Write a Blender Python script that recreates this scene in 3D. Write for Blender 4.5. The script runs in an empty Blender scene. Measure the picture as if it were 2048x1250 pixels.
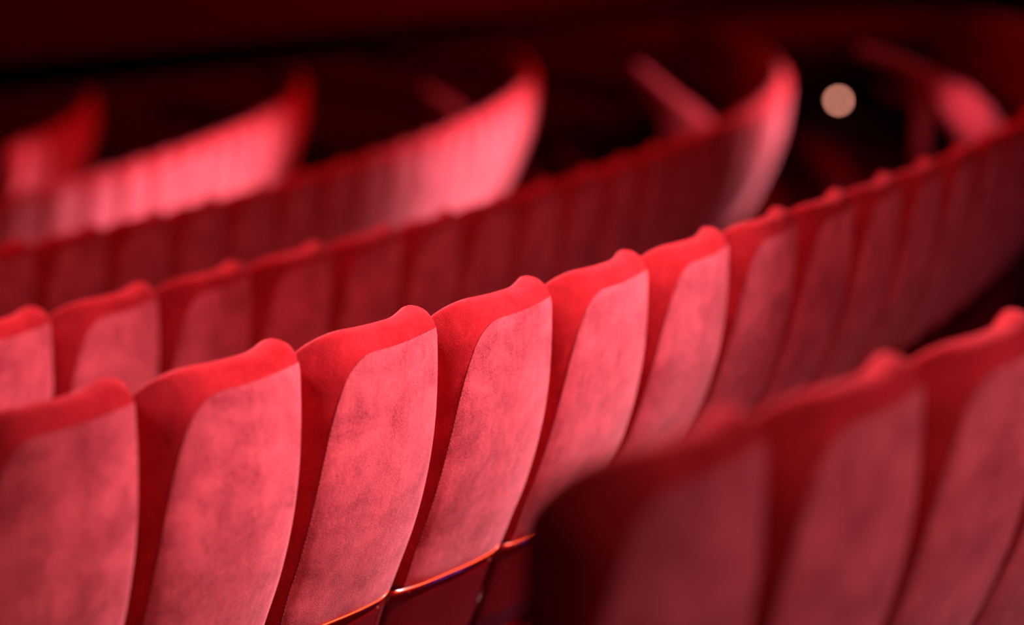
import bpy, bmesh, math, random
from mathutils import Vector, Matrix
random.seed(4)
sc = bpy.context.scene
C = sc.collection

# ------------------------------------------------------------------ camera
F_PX, PITCH, ROLL = 3669.8, 0.21526, -0.01094
cam_d = bpy.data.cameras.new('camera'); cam = bpy.data.objects.new('camera', cam_d); C.objects.link(cam)
cp, sp, cr, sr = math.cos(PITCH), math.sin(PITCH), math.cos(ROLL), math.sin(ROLL)
FW = Vector((0, cp, -sp)); RX = Vector((1, 0, 0)); UX = Vector((0, sp, cp))
RT = cr*RX + sr*UX; UP = -sr*RX + cr*UX
cam.matrix_world = Matrix((RT, UP, -FW)).transposed().to_4x4()
cam_d.sensor_width = 36; cam_d.lens = F_PX/2048*36
cam_d.clip_start = .05; cam_d.clip_end = 300
cam_d.dof.use_dof = True
cam_d.dof.focus_distance = 5.12
cam_d.dof.aperture_fstop = .0645/.120
sc.camera = cam

# ------------------------------------------------------------------ light and exposure
sc.view_settings.view_transform = 'Standard'
sc.view_settings.look = 'None'
sc.view_settings.gamma = 1
sc.view_settings.use_curve_mapping = False
sc.view_settings.exposure = 0.0
w = bpy.data.worlds.new('world'); sc.world = w; w.use_nodes = True
w.node_tree.nodes['Background'].inputs[0].default_value = (.55, .10, .16, 1)
w.node_tree.nodes['Background'].inputs[1].default_value = .03

def spot(name, loc, target, power, col, cone, blend=1.0, size=.15):
    d = bpy.data.lights.new(name, 'SPOT'); d.energy = power; d.color = col
    d.spot_size = math.radians(cone); d.spot_blend = blend; d.shadow_soft_size = size
    o = bpy.data.objects.new(name, d); C.objects.link(o); o.location = loc
    o.rotation_euler = (Vector(target)-Vector(loc)).to_track_quat('-Z', 'Y').to_euler()
    return o

WHITE = (1, .66, .70)
COOL = (1, .80, .86)
ROSE = (1, .42, .44)
RED = (1, .012, .02)
spot('stage_spotlight', (6.4, 4.8, 6.2), (.02, 5.28, -.96), 12800, WHITE, 20, 1.0, .2)
spot('front_row_fill', (8.5, 1.0, 4.5), (1.0, 3.4, -1.1), 1900, WHITE, 15, 1.0, .3)  # added fill that lifts the backs of the nearest row
spot('front_row_crest_fill', (-2.0, 11.5, 5.5), (1.2, 3.6, -.9), 7000, ROSE, 15, 1.0, .2)  # added to brighten the top edges of the nearest row
spot('house_spotlight', (14, 15, 7), (-.6, 14.7, -1.9), 48000, COOL, 19, 1.0, .6)
spot('row_bend_fill', (12, 20, 2.4), (2.5, 16.4, -1.6), 2600, COOL, 25, 1.0, 1.3)  # added light for the bend of the first row past the sharp one
spot('far_row_red_fill', (14, 16, 7), (-2.5, 18, -1.9), 13000, RED, 34, 1.0, .3)  # added red fill for the farthest row and the far row ends
spot('wash_light', (9.0, -2.0, 5.0), (1.8, 8.0, -1.4), 1300, (1, .3, .33), 46, 1.0, .5)
spot('wash_light', (8.0, -3.5, 5.0), (-.9, 7.5, -1.4), 1900, ROSE, 32, 1.0, .5)
spot('crest_fill', (-3.5, 14.5, 6.5), (.5, 5.0, -1.1), 5200, COOL, 34, 1.0, .2)  # added from the stage side to turn the seat crests pinkish
spot('red_spotlight', (-4.5, 12.5, 7.5), (-.1, 5.6, -1.1), 5200, RED, 26, 1.0, .3)
spot('red_wash', (-7.0, 13.0, 8.5), (1.5, 8.5, -1.4), 8200, RED, 60, 1.0, .6)
spot('red_wall_fill', (.5, 26, 8.4), (-3.5, 31, -2), 1500, RED, 110, 1.0, .6)  # added red glow, the wall stays black without it
spot('red_wall_fill', (8, 34, 8.4), (3, 40, -2), 2300, RED, 110, 1.0, .6)  # second added glow, further along the wall
spot('rail_fill', (.5, 5.5, 4.5), (3.2, 12.75, -1.45), 14000, COOL, 4.4, 1.0, .1)  # added narrow beam that makes the bright spot on the right rail
spot('rail_fill', (-2.0, 7.0, 4.5), (1.45, 15.1, -1.75), 5000, COOL, 3.6, 1.0, .1)  # likewise an added beam, for the rail in the next bend
spot('violet_wash', (9.5, 9.0, 3.5), (2.0, 7.0, -2.2), 60, (.25, .1, 1), 90, 1.0, .6)
spot('violet_shell_fill', (4.6, 5.9, -1.5), (.0, 4.7, -2.2), 22, (.35, .08, 1), 80, 1.0, .15)  # added low violet light for the reflections on the shells

# ------------------------------------------------------------------ materials
def mat(name):
    m = bpy.data.materials.new(name); m.use_nodes = True
    nt = m.node_tree; b = nt.nodes['Principled BSDF']
    return m, nt, b
def plain(name, col, rough=.5, metal=0, coat=0, emit=None, es=0):
    m, nt, b = mat(name)
    b.inputs['Base Color'].default_value = (*col, 1); b.inputs['Roughness'].default_value = rough
    b.inputs['Metallic'].default_value = metal; b.inputs['Coat Weight'].default_value = coat
    b.inputs['Coat Roughness'].default_value = .08
    if emit: b.inputs['Emission Color'].default_value = (*emit, 1); b.inputs['Emission Strength'].default_value = es
    return m
def N(nt, typ, **kw):
    n = nt.nodes.new(typ)
    for k, v in kw.items(): setattr(n, k, v)
    return n
def velvet(name, base, tuft, sheen, sheen_tint, grain=420., mott=1.0):
    m, nt, b = mat(name); L = nt.links
    tc = N(nt, 'ShaderNodeTexCoord'); oi = N(nt, 'ShaderNodeObjectInfo')
    add = N(nt, 'ShaderNodeVectorMath', operation='ADD')
    sc_ = N(nt, 'ShaderNodeVectorMath', operation='SCALE'); sc_.inputs[0].default_value = (37, 19, 53)
    L.new(oi.outputs['Random'], sc_.inputs['Scale'])
    L.new(tc.outputs['Object'], add.inputs[0]); L.new(sc_.outputs[0], add.inputs[1])
    def noise(scale, detail, rough, stretch=None, dist=0):
        n = N(nt, 'ShaderNodeTexNoise'); n.inputs['Scale'].default_value = scale
        n.inputs['Detail'].default_value = detail; n.inputs['Roughness'].default_value = rough
        n.inputs['Distortion'].default_value = dist
        if stretch:
            mp = N(nt, 'ShaderNodeMapping'); mp.inputs['Scale'].default_value = stretch
            L.new(add.outputs[0], mp.inputs['Vector']); L.new(mp.outputs[0], n.inputs['Vector'])
        else: L.new(add.outputs[0], n.inputs['Vector'])
        return n
    def ramp(src, a, b_):
        r = N(nt, 'ShaderNodeMapRange'); r.inputs['From Min'].default_value = a; r.inputs['From Max'].default_value = b_
        L.new(src, r.inputs['Value']); return r.outputs[0]
    big = ramp(noise(7.5, 5, .62, None, .4).outputs['Fac'], .36, .66)     # brushed nap patches
    streak = ramp(noise(9, 3, .55, (4.5, 4.5, .8)).outputs['Fac'], .35, .7)
    fine = ramp(noise(grain, 2, .7).outputs['Fac'], .38, .60)
    med = ramp(noise(190, 3, .75).outputs['Fac'], .38, .62)
    def math_(op, a, b_):
        n = N(nt, 'ShaderNodeMath', operation=op); n.use_clamp = False
        for i, v in enumerate((a, b_)):
            if isinstance(v, (int, float)): n.inputs[i].default_value = v
            else: L.new(v, n.inputs[i])
        return n.outputs[0]
    f = math_('ADD', math_('MULTIPLY', math_('SUBTRACT', big, .25), .46*mott), math_('MULTIPLY', streak, .13*mott))
    f = math_('ADD', f, math_('MULTIPLY', fine, .46))
    f = math_('ADD', f, math_('MULTIPLY', med, .26))
    mx = N(nt, 'ShaderNodeMix', data_type='RGBA')
    mx.inputs['A'].default_value = (*base, 1); mx.inputs['B'].default_value = (*tuft, 1)
    L.new(f, mx.inputs['Factor']); L.new(mx.outputs['Result'], b.inputs['Base Color'])
    b.inputs['Roughness'].default_value = .95
    b.inputs['Specular IOR Level'].default_value = .08
    b.inputs['Sheen Weight'].default_value = sheen
    b.inputs['Sheen Roughness'].default_value = .38
    b.inputs['Sheen Tint'].default_value = (*sheen_tint, 1)
    bp = N(nt, 'ShaderNodeBump'); bp.inputs['Strength'].default_value = .35; bp.inputs['Distance'].default_value = .0016
    L.new(math_('ADD', fine, math_('MULTIPLY', med, .8)), bp.inputs['Height'])
    bp2 = N(nt, 'ShaderNodeBump'); bp2.inputs['Strength'].default_value = .12; bp2.inputs['Distance'].default_value = .004
    L.new(streak, bp2.inputs['Height']); L.new(bp2.outputs[0], bp.inputs['Normal'])
    L.new(bp.outputs[0], b.inputs['Normal'])
    return m
M_PANEL = velvet('velvet_panel', (.20, .008, .024), (.86, .142, .172), .5, (1, .42, .48), grain=450.)
M_BAND = velvet('velvet_band', (.24, .002, .005), (.56, .024, .034), .5, (1, .32, .38), mott=1.0)
M_SEAT = velvet('velvet_seat', (.35, .006, .012), (.75, .02, .035), .35, (1, .2, .25), mott=.6)
M_STITCH = plain('thread', (.22, .0, .012), .8)
M_SHELL = plain('red_lacquer', (.12, .001, .002), .22, 0, .3)
M_RIM = plain('orange_red_edge', (1.0, .10, .015), .25, 0, .7)
M_SCREW = plain('brass', (.5, .33, .2), .5, 1)
M_IRON = plain('black_iron', (.012, .008, .012), .5)
M_LACQ_DARK = plain('dark_painted_wood', (.05, .004, .008), .4)

def surface(name, a, c, scale, rough=.9):
    m, nt, b = mat(name); n = N(nt, 'ShaderNodeTexNoise'); n.inputs['Scale'].default_value = scale; n.inputs['Detail'].default_value = 6
    tc = N(nt, 'ShaderNodeTexCoord'); nt.links.new(tc.outputs['Object'], n.inputs['Vector'])
    mx = N(nt, 'ShaderNodeMix', data_type='RGBA'); mx.inputs['A'].default_value = (*a, 1); mx.inputs['B'].default_value = (*c, 1)
    nt.links.new(n.outputs['Fac'], mx.inputs['Factor']); nt.links.new(mx.outputs['Result'], b.inputs['Base Color'])
    b.inputs['Roughness'].default_value = rough; b.inputs['Specular IOR Level'].default_value = .1
    return m
M_CARPET = surface('dark_red_carpet', (.06, .008, .016), (.11, .012, .022), 40)
M_WALL = surface('deep_red_wall', (.13, .008, .012), (.17, .010, .014), 3)
M_BLACK = plain('black_recess', (.004, .002, .003), .9)

# ------------------------------------------------------------------ helpers
def link(name, me, parent=None, loc=None):
    o = bpy.data.objects.new(name, me); C.objects.link(o)
    if parent: o.parent = parent
    if loc: o.location = loc
    return o
def mesh_from(name, verts, faces, m, smooth=True):
    me = bpy.data.meshes.new(name); me.from_pydata([tuple(v) for v in verts], [], faces); me.validate()
    bm = bmesh.new(); bm.from_mesh(me); bmesh.ops.remove_doubles(bm, verts=bm.verts, dist=1e-6)
    bmesh.ops.recalc_face_normals(bm, faces=bm.faces)
    bm.to_mesh(me); bm.free()
    me.materials.append(m)
    for p in me.polygons: p.use_smooth = smooth
    return me
def bm_mesh(name, bm, m, smooth=True):
    me = bpy.data.meshes.new(name); bmesh.ops.recalc_face_normals(bm, faces=bm.faces); bm.to_mesh(me); bm.free()
    me.materials.append(m)
    for p in me.polygons: p.use_smooth = smooth
    return me
def box(bm, c, s, bev=0, mtx=None, seg=2):
    r = bmesh.ops.create_cube(bm, size=1); vs = r['verts']
    for v in vs: v.co = Vector((v.co.x*s[0]+c[0], v.co.y*s[1]+c[1], v.co.z*s[2]+c[2]))
    if bev:
        es = list({e for v in vs for e in v.link_edges})
        r = bmesh.ops.bevel(bm, geom=es, offset=bev, segments=seg, affect='EDGES', profile=.5)
        vs = list({v for f in r['faces'] for v in f.verts} | {v for v in vs if v.is_valid})
    if mtx:
        for v in vs: v.co = mtx @ v.co
    return vs
def tube(path, radii, n=14, cap=True):
    """verts, faces of a tube along path; radii per point (a, b) = across, up"""
    V, Fc = [], []
    for i, p in enumerate(path):
        a = path[max(i-1, 0)]; b = path[min(i+1, len(path)-1)]
        t = (b-a).normalized(); up = Vector((0, 0, 1))
        if abs(t.z) > .95: up = Vector((0, 1, 0))
        s = t.cross(up).normalized(); u = s.cross(t).normalized()
        ra, rb = radii[i]
        for j in range(n):
            an = 2*math.pi*j/n
            V.append(p + s*ra*math.cos(an) + u*rb*math.sin(an))
    for i in range(len(path)-1):
        for j in range(n):
            k = (j+1) % n
            Fc.append((i*n+j, i*n+k, (i+1)*n+k, (i+1)*n+j))
    if cap:
        Fc.append(tuple(range(n))); Fc.append(tuple((len(path)-1)*n+j for j in range(n)))
    return V, Fc
def sm(a, b, x):
    t = min(1, max(0, (x-a)/(b-a))); return t*t*(3-2*t)
def interp(x, xs, ys):
    """smooth cubic through the points"""
    n = len(xs); x = min(max(x, xs[0]), xs[-1])
    k = max(i for i in range(n-1) if xs[i] <= x)
    def tan(i):
        a, b = max(i-1, 0), min(i+1, n-1); return (ys[b]-ys[a])/(xs[b]-xs[a])
    h = xs[k+1]-xs[k]; t = (x-xs[k])/h
    return ((2*t**3-3*t*t+1)*ys[k]+(t**3-2*t*t+t)*h*tan(k)+(-2*t**3+3*t*t)*ys[k+1]+(t**3-t*t)*h*tan(k+1))

# ------------------------------------------------------------------ rings of seats
RA = dict()
H0, RISE, R0, DR = -1.12719, .23576, 21.948, 1.42623
dR = {1: -.1312, 0: 0, -1: -.1054, -2: .0113, -3: -.0301, -4: .0098}
dH = {1: -.0210, 0: 0, -1: -.0635, -2: .0040, -3: .0074, -4: .0028}
PHI0 = {1: -.77484, 0: -.74227, -1: -.64516, -2: -.52440, -3: -.40, -4: -.30}
BACK_H = 1.27                       # seam height above the row's floor
PITCH_S = .52
def ring_c(k): return Vector((-17.0521+.9038*k, 19.0417+.3247*k, 0))
def ring_r(k, ph=0):
    r = R0 + DR*k + dR[k]
    if k == -1: r += .13*sm(-.5, -.2, ph)
    return r
def ring_z(k): return H0 + RISE*k + dH[k]
def floor_z(k): return ring_z(k) - BACK_H
def ring_p(k, ph, dr=0, z=0):
    r = ring_r(k, ph)+dr
    return ring_c(k) + Vector((r*math.cos(ph), r*math.sin(ph), z))
def project(p):
    z = p.dot(FW); return 1024+F_PX*p.dot(RT)/z, 625-F_PX*p.dot(UP)/z, z
def unproject(x, y, z):
    return FW*z + RT*((x-1024)/F_PX*z) + UP*((625-y)/F_PX*z)

# ------------------------------------------------------------------ setting: stepped floor, walls, ceiling
def tag(o, label=None, cat=None, group=None, kind=None):
    if label: o['label'] = label
    if cat: o['category'] = cat
    if group: o['group'] = group
    if kind: o['kind'] = kind
    return o
def annulus(k):
    """the terrace carrying row k, with its riser towards the stage"""
    V, Fc = [], []; n = 90; zf = floor_z(k); a0, a1 = -1.35, .75
    for i in range(n+1):
        ph = a0+(a1-a0)*i/n
        out = ring_p(k, ph, .42); 
        inn = ring_p(k-1, ph, .42) if k > -4 else ring_p(k, ph, -1.35)
        zb = floor_z(k-1) if k > -4 else floor_z(k)-.25
        if k == 1: out = ring_p(k, ph, 9)
        V += [Vector((out.x, out.y, zf)), Vector((inn.x, inn.y, zf)), Vector((inn.x, inn.y, zb-.02))]
    for i in range(n):
        a, b = 3*i, 3*i+3
        Fc += [(a, a+1, b+1, b), (a+1, a+2, b+2, b+1)]
    return mesh_from('floor_terrace', V, Fc, M_CARPET, False)
fl = link('floor', mesh_from('floor', [(-60, -14, floor_z(-4)-.25), (60, -14, floor_z(-4)-.25), (60, 75, floor_z(-4)-.25), (-60, 75, floor_z(-4)-.25)], [(0, 1, 2, 3)], M_CARPET, False))
tag(fl, 'dark red carpeted floor stepping down in curved terraces', kind='structure')
for k in (1, 0, -1, -2, -3, -4): link('terrace', annulus(k), fl)

# back wall: panelled lower part, black recess band, upper part
WA, WB = Vector((-7.4, 27.0, 0)), Vector((5.1, 44.0, 0)); WD = (WB-WA).normalized(); WN = Vector((WD.y, -WD.x, 0))
def wall_box(t0, t1, z0, z1, d0, d1, m, name, parent=None):
    P = []
    for z in (z0, z1):
        for t, d in ((t0, d0), (t1, d0), (t1, d1), (t0, d1)):
            q = WA+WD*t+WN*d; P.append((q.x, q.y, z))
    return link(name, mesh_from(name, P, [(0, 1, 2, 3), (4, 5, 6, 7), (0, 1, 5, 4), (1, 2, 6, 5), (2, 3, 7, 6), (3, 0, 4, 7)], m, False), parent)
wb = tag(wall_box(-40, 70, -4, 9, -.4, -.3, M_BLACK, 'wall_back'), 'dark auditorium back wall with a black recessed band', kind='structure')
wall_box(-40, 70, -4, -2.62, -.3, 0, M_WALL, 'lower_panel', wb)
wall_box(-40, 70, -2.02, 9, -.3, .05, M_WALL, 'upper_panel', wb)
ce = tag(link('ceiling', mesh_from('ceiling', [(-60, -14, 9), (60, -14, 9), (60, 75, 9), (-60, 75, 9)], [(0, 1, 2, 3)], M_BLACK, False)), 'black ceiling high above the seats', kind='structure')

# ------------------------------------------------------------------ one theatre seat
# local frame: x to the right seen from behind, y towards the stage, z up; origin on the floor under the rear edge
OX = .26; ZT = BACK_H
def prof(d):      # how far the back leans towards the stage at d below the seam
    return interp(d, [-.08, 0, .15, .30, .45, .60, .75, .90, 1.2], [.006, 0, .002, .018, .053, .106, .176, .246, .36])
def ztop_r(x):    # rear seam, x in [-.41, 0]
    z = -.014*sm(0, -.25, x)
    r = .11
    if x < -.405+r:
        q = min(1, (-.405+r-x)/r)*.93; z -= 1.35*r*(1-math.sqrt(max(0, 1-q*q)))
    return z
def zbot_r(x):
    z = -.838; r = .07
    if x > -r:
        q = min(1, (x+r)/r); z += .055*(1-math.sqrt(max(0, 1-q*q)))
    return z
def bul_r(x):
    c = (x+.2)/.2
    y = -.020+.030*c*c - .022*sm(-.2, -.405, x)
    if x > -.026: y += .030*((x+.026)/.026)**2.2
    return y
NX, NZ = 30, 36
XS = [-.405*(1-(i/NX)) for i in range(NX+1)]
XS = [-.405 + .405*(.5-.5*math.cos(math.pi*i/NX))*.35 + .405*(i/NX)*.65 for i in range(NX+1)]
def rear_pt(i, j, push=0):
    x0 = XS[i]; t = j/NZ; s_ = -x0/.405; wt = 1-math.exp(-t*4.2); x = x0 - .062*wt*s_**1.5; yw = .027*wt*(1-.5*sm(.75, 1, t))*s_**2.5; zt, zb = ztop_r(x0), zbot_r(x0); z = zt+(zb-zt)*t
    # pillow: the panel dips slightly to its seam
    e = min(x0+.405, zt-z, z-zb); dip = .0035*(1-sm(0, .022, e)) if x < -.03 or zt-z < .02 else 0
    return Vector((x+OX, prof(-z)+bul_r(x0)+yw+dip+push, z+ZT))
def front_x(i): return -.492 + .488*(XS[i]+.405)/.405
def front_pt(i, j, depth=0, inset=0):
    x = front_x(i); t = j/NZ
    c = (x+.246)/.246
    zt = .042 + .014*sm(-.16, -.07, x) - .125*(1-math.sqrt(max(0, 1-min(1, max(0, (-.325-x)/.168))**2))) - .034*sm(-.07, 0, x)**1.5
    zb = -.845
    z = zt+(zb-zt)*t
    th = .050+(.066 if c > 0 else .090)*abs(c)**2.2
    xx = x
    return Vector((xx+OX, prof(-z)+th+depth, z+ZT))
def grid_faces(nx, nz, off=0):
    return [(off+i*(nz+1)+j, off+(i+1)*(nz+1)+j, off+(i+1)*(nz+1)+j+1, off+i*(nz+1)+j+1) for i in range(nx) for j in range(nz)]
panel_v = [rear_pt(i, j) for i in range(NX+1) for j in range(NZ+1)]
ME_PANEL = mesh_from('back_panel', panel_v, grid_faces(NX, NZ), M_PANEL)
# boundary loop (i, j)
loop = [(i, 0) for i in range(NX+1)] + [(NX, j) for j in range(1, NZ+1)] + [(i, NZ) for i in range(NX-1, -1, -1)] + [(0, j) for j in range(NZ-1, 0, -1)]
cv, cf = [], []; nl = len(loop); rows = 9
cen_r = Vector((-.2+OX, .05, ZT-.4))
for r in range(rows+1):
    q = r/rows
    for (i, j) in loop:
        a = rear_pt(i, j, .0005); b = front_pt(i, j)
        p = a.lerp(b, q)
        # outward bulge
        top = (j == 0); o = Vector((0, 0, 0))
        wt = 1-sm(0, 5, j); wb_ = sm(NZ-3, NZ, j)
        wl = 1-sm(0, 3, i); wr = sm(NX-3, NX, i)
        o += Vector((0, -.2, 1))*.020*wt*(1+.35*sm(NX-8, NX-2, i)) + Vector((-1, -.1, 0))*.012*wl + Vector((1, 0, 0))*.002*wr*(1-wt*.5) + Vector((0, 0, -1))*.004*wb_
        p += o*math.sin(math.pi*q)**.8 if 0 < q < 1 else Vector((0, 0, 0))
        if r == 0: p += Vector((0, .0015, 0))
        cv.append(p)
for r in range(rows):
    for m in range(nl):
        n2 = (m+1) % nl
        cf.append((r*nl+m, r*nl+n2, (r+1)*nl+n2, (r+1)*nl+m))
# front sheet, rounded over at its border
off = len(cv)
for i in range(NX+1):
    for j in range(NZ+1):
        p = front_pt(i, j)
        e = min(i/NX, 1-i/NX, (j/NZ)*1.6, (1-j/NZ)*1.6)
        p.y += .030*math.sqrt(min(1, e/.09))
        cv.append(p)
cf += grid_faces(NX, NZ, off)
ME_CUSH = mesh_from('back_cushion', cv, cf, M_BAND)

# stitches along the seam
sv, sf = [], []
def dash(p, q, r=.0009):
    V, Fc = tube([p, q], [(r, r), (r, r)], 4); o = len(sv); sv.extend(V); sf.extend([tuple(o+a for a in f) for f in Fc])
bl = [rear_pt(0, j, -.0025) for j in range(NZ-1, 1, -1)]
acc = 0; pts = [bl[0]]
for a, b in zip(bl, bl[1:]):
    L_ = (b-a).length; n = max(1, int(L_/.006))
    for t in range(n): pts.append(a.lerp(b, (t+1)/n))
for t in range(0, len(pts)-1, 2): dash(pts[t], pts[t]+(pts[t+1]-pts[t])*.9)
ME_STITCH = mesh_from('seam_stitching', sv, sf, M_STITCH)

# lacquered shell under the velvet, its bright lip and screws
def shell_pt(i, z, push):
    x = -.510 + .510*i/NX
    c = (x+.2)/.2
    return Vector((x+OX, prof(-z)+bul_r(x*.405/.51)+.0135*(-x/.51)**2.5+push+.006, z+ZT))
sv2, sf2 = [], []; zs = [-.80, -.90, -1.0, -1.10, -1.19]
for push in (0, .014):
    for i in range(NX+1):
        for z in zs:
            zz = zbot_r(min(0, -.510+.510*i/NX))-.003 if z == zs[0] else z
            sv2.append(shell_pt(i, zz, push))
m5 = len(zs)
for s_ in (0, 1):
    o = s_*(NX+1)*m5
    sf2 += [(o+i*m5+j, o+(i+1)*m5+j, o+(i+1)*m5+j+1, o+i*m5+j+1) for i in range(NX) for j in range(m5-1)]
o2 = (NX+1)*m5
for i in range(NX):
    sf2.append((i*m5, (i+1)*m5, o2+(i+1)*m5, o2+i*m5)); sf2.append((i*m5+m5-1, (i+1)*m5+m5-1, o2+(i+1)*m5+m5-1, o2+i*m5+m5-1))
for i in (0, NX):
    for j in range(m5-1): sf2.append((i*m5+j, i*m5+j+1, o2+i*m5+j+1, o2+i*m5+j))
ME_SHELL = mesh_from('back_shell', sv2, sf2, M_SHELL)
path = []
for i in range(NX+1):
    x = -.510 + .510*i/NX
    path.append(shell_pt(i, zbot_r(min(0, x))-.004, -.006))
V, Fc = tube(path, [(.0032, .0032)]*len(path), 8)
ME_RIM = mesh_from('shell_edge', V, Fc, M_RIM)
def screw_mesh():
    bm = bmesh.new()
    bmesh.ops.create_cone(bm, cap_ends=True, segments=14, radius1=.0042, radius2=.003, depth=.003, matrix=Matrix.Rotation(math.pi/2, 4, 'X'))
    box(bm, (0, -.0017, 0), (.005, .0008, .001))
    return bm_mesh('screw', bm, M_SCREW, False)
ME_SCREW = screw_mesh()
SCREWS = [shell_pt(4, -.862, -.0015), shell_pt(NX-3, -.875, -.0015)]

# seat cushion (tipped down), armrest, legs
def cushion_mesh():
    bm = bmesh.new(); box(bm, (0.0, 0, 0), (.43, .44, .12), .045, None, 4)
    for v in bm.verts:
        if v.co.z > .02: v.co.z += .018*(1-(v.co.x/.22)**2)*(1-(v.co.y/.23)**2)
    return bm_mesh('seat_cushion', bm, M_SEAT)
ME_SEATC = cushion_mesh()
def arm_mesh():
    bm = bmesh.new(); box(bm, (0, .44, .66), (.04, .34, .035), .012); box(bm, (0, .46, .53), (.020, .24, .24), .006)
    return bm_mesh('armrest', bm, M_LACQ_DARK, False)
ME_ARM = arm_mesh()
def leg_mesh():
    bm = bmesh.new(); box(bm, (0, .54, .21), (.03, .24, .42), .008); box(bm, (0, .55, .010), (.045, .30, .02), .005)
    return bm_mesh('leg', bm, M_IRON, False)
ME_LEG = leg_mesh()
def brack_mesh():
    bm = bmesh.new(); box(bm, (0, .50, .42), (.36, .12, .03), .008)
    return bm_mesh('seat_bracket', bm, M_IRON, False)
ME_BRACK = brack_mesh()

def make_seat(k, ph_corner, detail=2):
    ph = ph_corner - (PITCH_S/2)/ring_r(k)
    p = ring_p(k, ph)
    root = bpy.data.objects.new('theatre_seat', None); C.objects.link(root)
    root.empty_display_size = .1
    root.location = (p.x, p.y, floor_z(k))
    root.rotation_euler = (0, 0, ph+math.pi/2+random.uniform(-.004, .004))
    cu = link('back_cushion', ME_CUSH, root)
    link('back_panel', ME_PANEL, root)
    sh = link('back_shell', ME_SHELL, root)
    link('shell_edge', ME_RIM, sh)
    if detail > 1:
        link('seam_stitching', ME_STITCH, cu)
        for s_ in SCREWS: link('screw', ME_SCREW, sh, s_)
    link('seat_cushion', ME_SEATC, root, (0.01, .56, .47))
    link('seat_bracket', ME_BRACK, root)
    link('armrest', ME_ARM, root, (.262, 0, 0))
    for x in (-.16, .18): link('leg', ME_LEG, root, (x, 0, 0))
    return root

ORD = ('first second third fourth fifth sixth seventh eighth ninth tenth eleventh twelfth thirteenth fourteenth fifteenth sixteenth seventeenth eighteenth nineteenth twentieth').split()
def ordinal(n):
    if n <= 20: return ORD[n-1]
    t = ('twenty', 'thirty', 'forty', 'fifty')[n//10-2]
    return t+'-'+ORD[n % 10-1] if n % 10 else {30: 'thirtieth', 40: 'fortieth', 50: 'fiftieth'}[n]
ROWS = {1: ('nearest blurred row', -.66, 0, 2, 'red velvet'),
        0: ('sharp row', .07, -2, 2, ''),
        -1: ('first row past the sharp row', .20, -2, 2, ''),
        -2: ('second row past the sharp row', .20, -2, 1, ''),
        -3: ('third row past the sharp row', .20, -3, 1, ''),
        -4: ('farthest row', .25, -3, 1, 'dark red')}
for k, (rowname, ph_end, i0, detail, look) in ROWS.items():
    i = i0-1; seen = 0; out = 0
    while True:
        i += 1
        ph = PHI0[k] + i*PITCH_S/ring_r(k)
        if ph > ph_end: break
        if k == -4 and ph < -.045: continue           # the farthest row starts beyond an aisle
        if k == -3 and -.105 < ph < -.080: continue   # aisle gap in the third row
        x = project(ring_p(k, ph, 0, ring_z(k)))[0]
        xl = project(ring_p(k, ph-PITCH_S/ring_r(k), 0, ring_z(k)))[0]
        if max(x, xl) < -150: continue
        r = make_seat(k, ph, detail); r['category'] = 'seat'
        r['group'] = 'seats of the '+rowname
        if max(x, xl) > 5 and min(x, xl) < 2043:
            seen += 1
            tone = look
            if not look: tone = ('bright pink' if seen < 9 else 'dim maroon') if k == 0 else ('brightly lit pink' if -.33 < ph < -.1 else 'shadowed red')
            r['label'] = '%s theatre seat, %s from the left, %s' % (tone, ordinal(seen), rowname)
        else:
            out += 1
            r['label'] = 'red theatre seat outside the picture, %s such seat, %s' % (ordinal(out), rowname)

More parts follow.
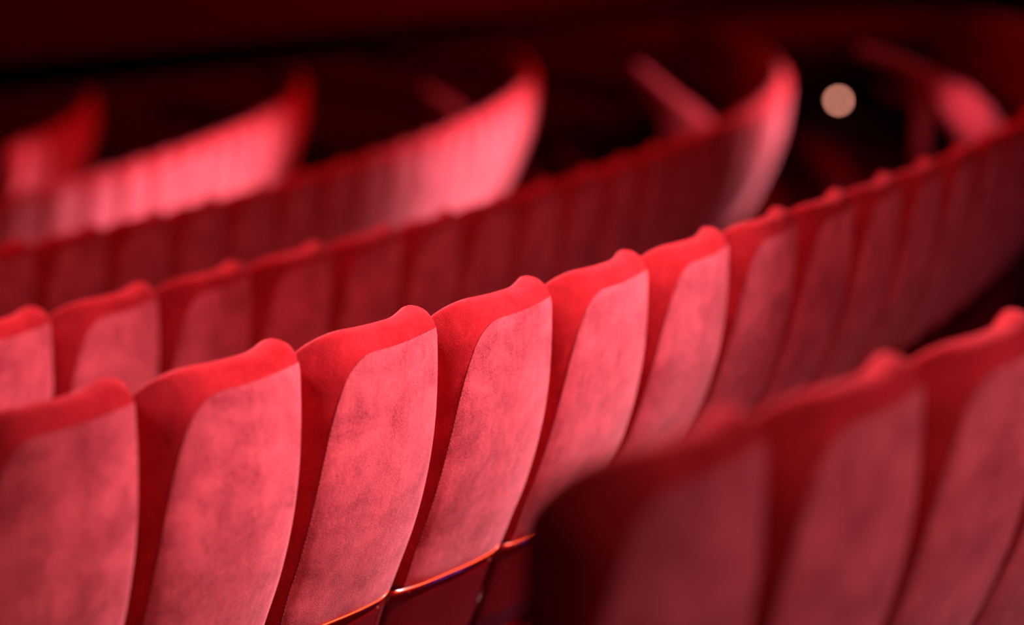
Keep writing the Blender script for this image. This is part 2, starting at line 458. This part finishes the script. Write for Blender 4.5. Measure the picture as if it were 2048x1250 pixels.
# ------------------------------------------------------------------ padded aisle rails inside the curve
M_RAIL = velvet('velvet_rail', (.10, .003, .006), (.30, .02, .03), .08, (1, .3, .35), mott=.4)
def rail(pts, radii, post_at, floor, label):
    P = [unproject(*p) for p in pts]
    # smooth the path
    path, rad = [], []
    n = len(P)
    for i in range(n-1):
        p0, p1, p2, p3 = P[max(i-1, 0)], P[i], P[i+1], P[min(i+2, n-1)]
        for t in [q/6 for q in range(6)]:
            path.append(.5*((2*p1)+(-p0+p2)*t+(2*p0-5*p1+4*p2-p3)*t*t+(-p0+3*p1-3*p2+p3)*t**3))
            rad.append((radii[i]*(1-t)+radii[i+1]*t)*1.0)
    path.append(P[-1]); rad.append(radii[-1])
    rad = [(r*.75, r) for r in rad]; rad[0] = (rad[0][0]*.6, rad[0][1]*.6); rad[-1] = (rad[-1][0]*.6, rad[-1][1]*.6)
    base = Vector((path[0].x, path[0].y, floor))
    root = bpy.data.objects.new('aisle_rail', None); C.objects.link(root); root.location = base; root.empty_display_size = .1
    V, Fc = tube([p-base for p in path], rad, 16)
    link('padded_rail', mesh_from('padded_rail', V, Fc, M_RAIL), root)
    for idx in post_at:
        q = path[idx]-base
        V, Fc = tube([Vector((q.x, q.y, 0)), Vector((q.x, q.y, .02)), Vector((q.x, q.y, .021)), Vector((q.x, q.y, q.z))], [(.09, .09), (.09, .09), (.05, .05), (.05, .05)], 14)
        link('post', mesh_from('post', V, Fc, M_RAIL, False), root)
    return tag(root, label, 'rail', 'padded aisle rails')
rail([(1985, 300, 12.8), (1955, 252, 12.8), (1918, 208, 12.9), (1868, 166, 13.0), (1800, 128, 13.1), (1715, 98, 13.2)],
     [.11, .16, .15, .07, .05, .035], [3, 20], floor_z(-1), 'curved red padded rail on posts, rising beyond the right end of the sharp row')
rail([(1420, 300, 15.5), (1388, 262, 15.5), (1355, 228, 15.5), (1318, 182, 15.5), (1268, 130, 15.5)],
     [.12, .17, .15, .08, .04], [3, 15], floor_z(-2), 'red padded rail, half lit, inside the bend of the first row past the sharp row')
rail([(930, 240, 16.8), (895, 218, 16.8), (872, 198, 16.8), (845, 172, 16.8)],
     [.08, .09, .06, .03], [2, 12], floor_z(-3), 'short dim padded rail, barely visible behind the second row past the sharp row')

# ------------------------------------------------------------------ small warm aisle light beyond the row end
pos = unproject(1677, 201, 21.5)
root = bpy.data.objects.new('aisle_light', None); C.objects.link(root)
root.location = (pos.x, pos.y, floor_z(0)); root.empty_display_size = .1
tag(root, 'small warm glowing aisle light in the dark, upper right, blurred to a disc', 'light')
bm = bmesh.new(); hz = pos.z-floor_z(0); print('aisle light height above terrace', hz)
bmesh.ops.create_uvsphere(bm, u_segments=20, v_segments=12, radius=.032, matrix=Matrix.Translation((0, 0, hz)))
link('bulb', bm_mesh('bulb', bm, plain('warm_bulb', (1, .7, .5), .5, 0, 0, (1, .36, .25), 15)), root)
bm = bmesh.new()
bmesh.ops.create_cone(bm, cap_ends=True, segments=20, radius1=.06, radius2=.03, depth=max(.03, hz-.03), matrix=Matrix.Translation((0, 0, max(.03, hz-.03)/2)))
link('housing', bm_mesh('housing', bm, M_IRON, False), root)
